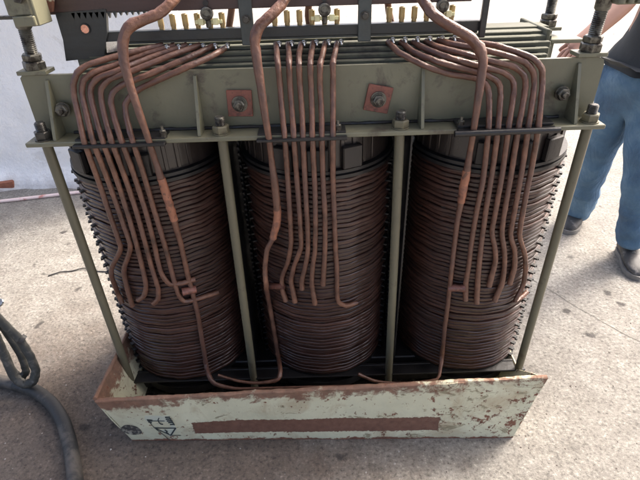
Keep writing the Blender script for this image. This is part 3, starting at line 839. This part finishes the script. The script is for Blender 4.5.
lead(2, [(415,-14,1.30),(424,2,1.27),(434,15,1.25),(452,27,1.235),(468,36,1.225),(479,47,1.218),(483,60,1.212),(481,78,1.206),(478,100,1.2),(473.5,131,fY-.004),(470,152),(467,170),(463.5,188),(461,202),(457.5,220),(454,248),(451,275),(448,302,c_),(444.5,330,c_),(442,355,c_),(440,371,1.195),(437,379,1.17),(420,382,1.165),(395,383,1.165),(375,381,1.17),(358,374,1.18)],
     .0080, thick={0:.0125,1:.0125,2:.0125,3:.0128,4:.0128,5:.0128,6:.0120,7:.0108,8:.0098,11:.0105,12:.0118,13:.0095,20:.006,21:.005,22:.0045,23:.0045,24:.0055,25:.0065})
# short rear leads hanging from the top board
for (a_, b2, c2) in (((232,2),(231,14),(226,26)), ((309,2),(308,16),(311,27)), ((388,2),(389,12),(394,21))):
    m = MB(); m.tube([P(*a_, 1.39)+Vector((0,0,.05)), P(*a_,1.39), P(*b2,1.40), P(*c2,1.42)+Vector((0,0,-.03))], .009, 12, 6); m.build('lead', M['lead'], T)

# ------------------------------------------------------------------ hose and cable loop at the left
m = MB()
hp = [(-60,372),(-20,378),(10,383),(35,391),(52,404),(64,424),(71,450),(75,478),(78,510),(78,560)]
m.tube([PF(x, y, .026) for x, y in hp], .0245, 20, 10, jitter=.0)
for v in m.v: v.z = max(v.z, .001)
tag(m.build('hose', M['hose']), 'thick dark rubber hose curving over the floor at the lower left', 'hose')
m = MB()
CB = empty('cable_loop', P(20, 385, 1.28)); CB_ = CB
tag(CB, 'dirty grey loop of stiff flat cable hanging above the thick hose', 'cable')
def strand(pts, r, name, fl_=1.0):
    m = MB(); m.tube([P(*q) for q in pts], r, 12, 8, jitter=.12, flat=fl_); return m.build(name, M['strap'], CB)
strand([(-60,240,1.36),(-22,296,1.34),(2,322,1.33),(18,338,1.32),(30,356,1.30),(35.5,371,1.28),(33,381,1.265),(24,384,1.26),(14,376,1.27),(4,354,1.30),(-10,326,1.33),(-50,280,1.36)], .017, 'outer_cable', .8)
strand([(-50,250,1.38),(-14,306,1.36),(6,332,1.35),(20,354,1.33),(26,371,1.31),(20,377,1.30),(8,364,1.32),(-8,338,1.35),(-50,290,1.38)], .014, 'inner_cable', .8)
m = MB(); q = P(17,336,1.32); m.lathe(q+Vector((.006,0,-.012)), (.72,0,-.8), [(0,.019),(.016,.019)], 16); m.build('binding', M['wire'], CB)
m = MB(); q = P(0,303,1.33); m.lathe(q, (0,-.6,.8), [(0,.014),(.004,.016),(.008,.014)], 18); m.build('steel_ring', M['tin'], CB)

# ------------------------------------------------------------------ person
def skin_mesh(name, verts, edges, radii, mat, parent=None, sub=2, root=0, origin=None, push=0.0):
    me = bpy.data.meshes.new(name); origin = Vector(origin or (0,0,0))
    me.from_pydata([Vector(v)-origin for v in verts], edges, [])
    o = bpy.data.objects.new(name, me); COL.objects.link(o)
    sk = o.modifiers.new('s', 'SKIN'); sk.use_smooth_shade = True
    for i, d in enumerate(me.skin_vertices[0].data):
        rr_2 = radii[i]; d.radius = rr_2 if isinstance(rr_2, tuple) else (rr_2, rr_2); d.use_root = (i == root)
    ss = o.modifiers.new('u', 'SUBSURF'); ss.levels = sub; ss.render_levels = sub
    dg = bpy.context.evaluated_depsgraph_get(); dg.update()
    m2 = bpy.data.meshes.new_from_object(o.evaluated_get(dg))
    o.modifiers.clear(); o.data = m2; m2.materials.clear(); m2.materials.append(mat)
    for p_ in m2.polygons: p_.use_smooth = True; p_.material_index = 0
    place(o, origin, parent); return o
hipL = P(618,100,2.22); kneeL = P(597,155,2.28); ankL = P(577,215,2.44)
hipR = P(652,104,2.10); kneeR = P(642,168,2.03); ankR = P(631,243,2.04)
pel = (hipL+hipR)/2 + Vector((.0,0,.07)); wst = pel + Vector((.0,-.01,.22)); chest = wst + Vector((.03,-.02,.20)); 
shC = chest + Vector((.01,0,.13)); neck = shC + Vector((0,-.01,.09)); head0 = neck + Vector((-.01,-.03,.10)); head1 = head0 + Vector((0,-.005,.10))
shL = shC + Vector((-.16,.05,-.02)); shR = shC + Vector((.19,-.03,-.02))
elbL = P(624,4,1.98); wrL = P(586,38,1.90); elbR = shR + Vector((.08,-.12,-.26)); wrR = elbR + Vector((-.08,-.2,-.1))
PR = empty('person', (1.5,2.1,0))
tag(PR, 'person in blue jeans and dark grey shirt standing behind the right end of the transformer', 'person')
org = PR.location.copy()
V = [pel, wst, chest, shC, neck, head0, head1, hipL, kneeL, ankL, hipR, kneeR, ankR, shL, elbL, wrL, shR, elbR, wrR]
E_ = [(0,1),(1,2),(2,3),(3,4),(4,5),(5,6),(0,7),(7,8),(8,9),(0,10),(10,11),(11,12),(3,13),(13,14),(14,15),(3,16),(16,17),(17,18)]
Rr = [.13,.12,.135,.11,.055,.085,.07,.085,.058,.042,.085,.058,.042,.06,.042,.03,.06,.042,.03]
def hand(wr, dirv, V, E_, Rr, wi, side):
    d = dirv.normalized(); s_ = d.cross(Vector((0,0,1))).normalized(); up = s_.cross(d)
    V.append(wr + d*.05); E_.append((wi, len(V)-1)); Rr.append((.036,.016)); pi = len(V)-1
    for k, (off, L) in enumerate(((-.028,.07),(-.010,.08),(.010,.076),(.027,.06))):
        a0 = wr + d*.085 + s_*off
        V.append(a0); E_.append((pi, len(V)-1)); Rr.append(.0095)
        V.append(a0 + d*L*.5 - up*.008); E_.append((len(V)-2, len(V)-1)); Rr.append(.0085)
        V.append(a0 + d*L*.85 - up*.03); E_.append((len(V)-2, len(V)-1)); Rr.append(.0075)
    V.append(wr + d*.045 + s_*.04*side); E_.append((pi, len(V)-1)); Rr.append(.011)
    V.append(wr + d*.08 + s_*.055*side - up*.01); E_.append((len(V)-2, len(V)-1)); Rr.append(.009)
hand(wrL, (wrL-elbL), V, E_, Rr, 15, 1); hand(wrR, (wrR-elbR), V, E_, Rr, 18, -1)
body = skin_mesh('body', V, E_, Rr, M['skin'], PR, 2, 0, org)
# face details are welded on the body's head
m = MB(); hc = (head0+head1)/2
for s_ in (-1,1): m.lathe(hc + Vector((s_*.032,-.078,.012)), (0,-1,0), [(0,.012),(.006,.009),(.009,.003)], 12)
m.build('eyes', M['tin'], body)
m = MB(); m.lathe(head0 + Vector((0,.012,.03)), (0,.12,1), [(0,.088),(.04,.100),(.08,.098),(.12,.075),(.14,.03)], 24); m.build('hair', M['hair'], body)
# jeans
def dn(p_, k=0): return p_
jv = [pel+Vector((0,0,.17)), pel, hipL, hipL.lerp(kneeL,.5)+Vector((.0,-.01,0)), kneeL, kneeL.lerp(ankL,.55), ankL+Vector((0,0,-.02)), hipR, hipR.lerp(kneeR,.5), kneeR, kneeR.lerp(ankR,.55), ankR+Vector((0,0,-.02))]
je = [(0,1),(1,2),(2,3),(3,4),(4,5),(5,6),(1,7),(7,8),(8,9),(9,10),(10,11)]
jr = [(.172,.142),(.158,.13),.105,.098,.083,.078,.079,.105,.096,.080,.076,.080]
jeans = skin_mesh('jeans', jv, je, jr, M['denim'], body, 3, 1, org)
for v in jeans.data.vertices:
    p_ = v.co; lo = max(0, 1-(p_.z)/.45)
    v.co += v.normal*(.010*noise.noise(Vector((p_.x*9,p_.y*9,p_.z*14))) + .012*lo*noise.noise(Vector((p_.x*12,p_.y*12,p_.z*30))))
m = MB()
for a_, b3 in ((hipL+Vector((.05,-.10,.07)), (hipL+Vector((.02,-.115,-.02)))), ):
    m.tube([a_, (a_+b3)/2+Vector((-.02,-.01,0)), b3+Vector((-.03,0,0))], .003, 6, 6)
m.build('pocket_seam', mottled('thread', (.35,.38,.4), .1, 20, .8), jeans)
# shirt
sv = [wst+Vector((-.01,0,-.115)), wst, chest, shC, shC+Vector((0,0,.05)), shL, shL.lerp(elbL,.75), shR, shR.lerp(elbR,.75)]
se = [(0,1),(1,2),(2,3),(3,4),(3,5),(5,6),(3,7),(7,8)]
sr = [(.185,.155),(.160,.135),(.165,.13),(.12,.10),.065,.082,.066,.082,.066]
shirt = skin_mesh('shirt', sv, se, sr, M['shirt'], body, 3, 1, org)
for v in shirt.data.vertices: v.co += v.normal*(.012*noise.noise(v.co*9) + .006*noise.noise(v.co*25))
# shoes: lofted last with toe towards the viewer
def shoe(ank, yaw, lift_=0.0):
    secs = [(-.075,.030,.062),(-.065,.036,.078),(-.03,.038,.088),(.01,.040,.078),(.06,.046,.062),(.11,.050,.050),(.155,.044,.040),(.185,.028,.026),(.192,.012,.014)]
    g_ = MB(); n = 18; R_ = Matrix.Rotation(yaw, 3, 'Z'); base = Vector((ank.x, ank.y, 0)); vs = []
    def sect(y, w_, h, k, z0, sc=1.0):
        a = 2*math.pi*k/n; cx_2 = math.cos(a); sz_ = math.sin(a)
        return base + R_ @ Vector((math.copysign(abs(cx_2)**.8, cx_2)*w_*sc, -y*1.0, z0 + h/2 + h/2*math.copysign(abs(sz_)**.75, sz_)))
    for (y, w_, h) in secs: vs += [sect(y, w_, h, k, .016) for k in range(n)]
    fs = [(j*n+k, j*n+(k+1) % n, (j+1)*n+(k+1) % n, (j+1)*n+k) for j in range(len(secs)-1) for k in range(n)]
    fs += [tuple(range(n))[::-1], tuple((len(secs)-1)*n+k for k in range(n))]
    g_.add(vs, fs); so = g_.build('shoe', M['shoe'], body)
    g_ = MB(); out = [(-.08,.0),(-.072,.030),(-.03,.040),(.02,.038),(.07,.048),(.12,.054),(.165,.048),(.193,.028),(.203,0)]
    ol = [(y, w_) for y, w_ in out] + [(y, -w_) for y, w_ in out[-2:0:-1]]
    g_.prism([base + R_ @ Vector((w_, -y, .001)) for y, w_ in ol], (0,0,.024)); g_.build('sole', M['sole'], so)
    g_ = MB()
    for k in range(4):
        y = .015 + k*.022; hz = .016 + .078 - (y-.01)*.36
        g_.tube([base + R_ @ Vector((-.022, -y, hz-.008)), base + R_ @ Vector((0, -y, hz+.002)), base + R_ @ Vector((.022, -y, hz-.008))], .003, 6, 5)
    g_.build('lace', M['sole'], so)
shoe(ankL, rad(-40)); shoe(ankR, rad(-12))

# ------------------------------------------------------------------ camera, light
cam = bpy.data.cameras.new('camera'); co = bpy.data.objects.new('camera', cam); COL.objects.link(co)
cam.sensor_width = 36; cam.lens = FPX/640*36; cam.clip_end = 300; cam.clip_start = .02
co.matrix_world = Matrix.Translation((0,0,H)) @ Matrix.Rotation(rad(90)-PITCH, 4, 'X') @ Matrix.Rotation(-ROLL, 4, 'Z')
S.camera = co
W = bpy.data.worlds.new('World'); S.world = W; W.use_nodes = True
nt = W.node_tree; bg = nt.nodes['Background']; sky = nt.nodes.new('ShaderNodeTexSky'); sky.sky_type = 'NISHITA'
EL, AZ = 46, 56                              # elevation, azimuth clockwise from +Y (behind the transformer)
sky.sun_disc = False; sky.sun_elevation = rad(EL); sky.sun_rotation = rad(AZ); sky.dust_density = 7; sky.ozone_density = .25
sky.air_density = .7; nt.links.new(sky.outputs[0], bg.inputs[0]); bg.inputs[1].default_value = .15
sun = bpy.data.lights.new('sun', 'SUN'); so_ = bpy.data.objects.new('sun', sun); COL.objects.link(so_)
sun.energy = 1.5; sun.angle = rad(12); sun.color = (1,.95,.88)
d = Vector((math.sin(rad(AZ))*math.cos(rad(EL)), math.cos(rad(AZ))*math.cos(rad(EL)), math.sin(rad(EL))))
so_.rotation_euler = d.to_track_quat('Z', 'Y').to_euler(); so_.location = (0,0,6)
S.view_settings.view_transform = 'Standard'; S.view_settings.look = 'None'; S.view_settings.gamma = 1
S.view_settings.exposure = 1.88
S.render.resolution_x = 1024; S.render.resolution_y = 768
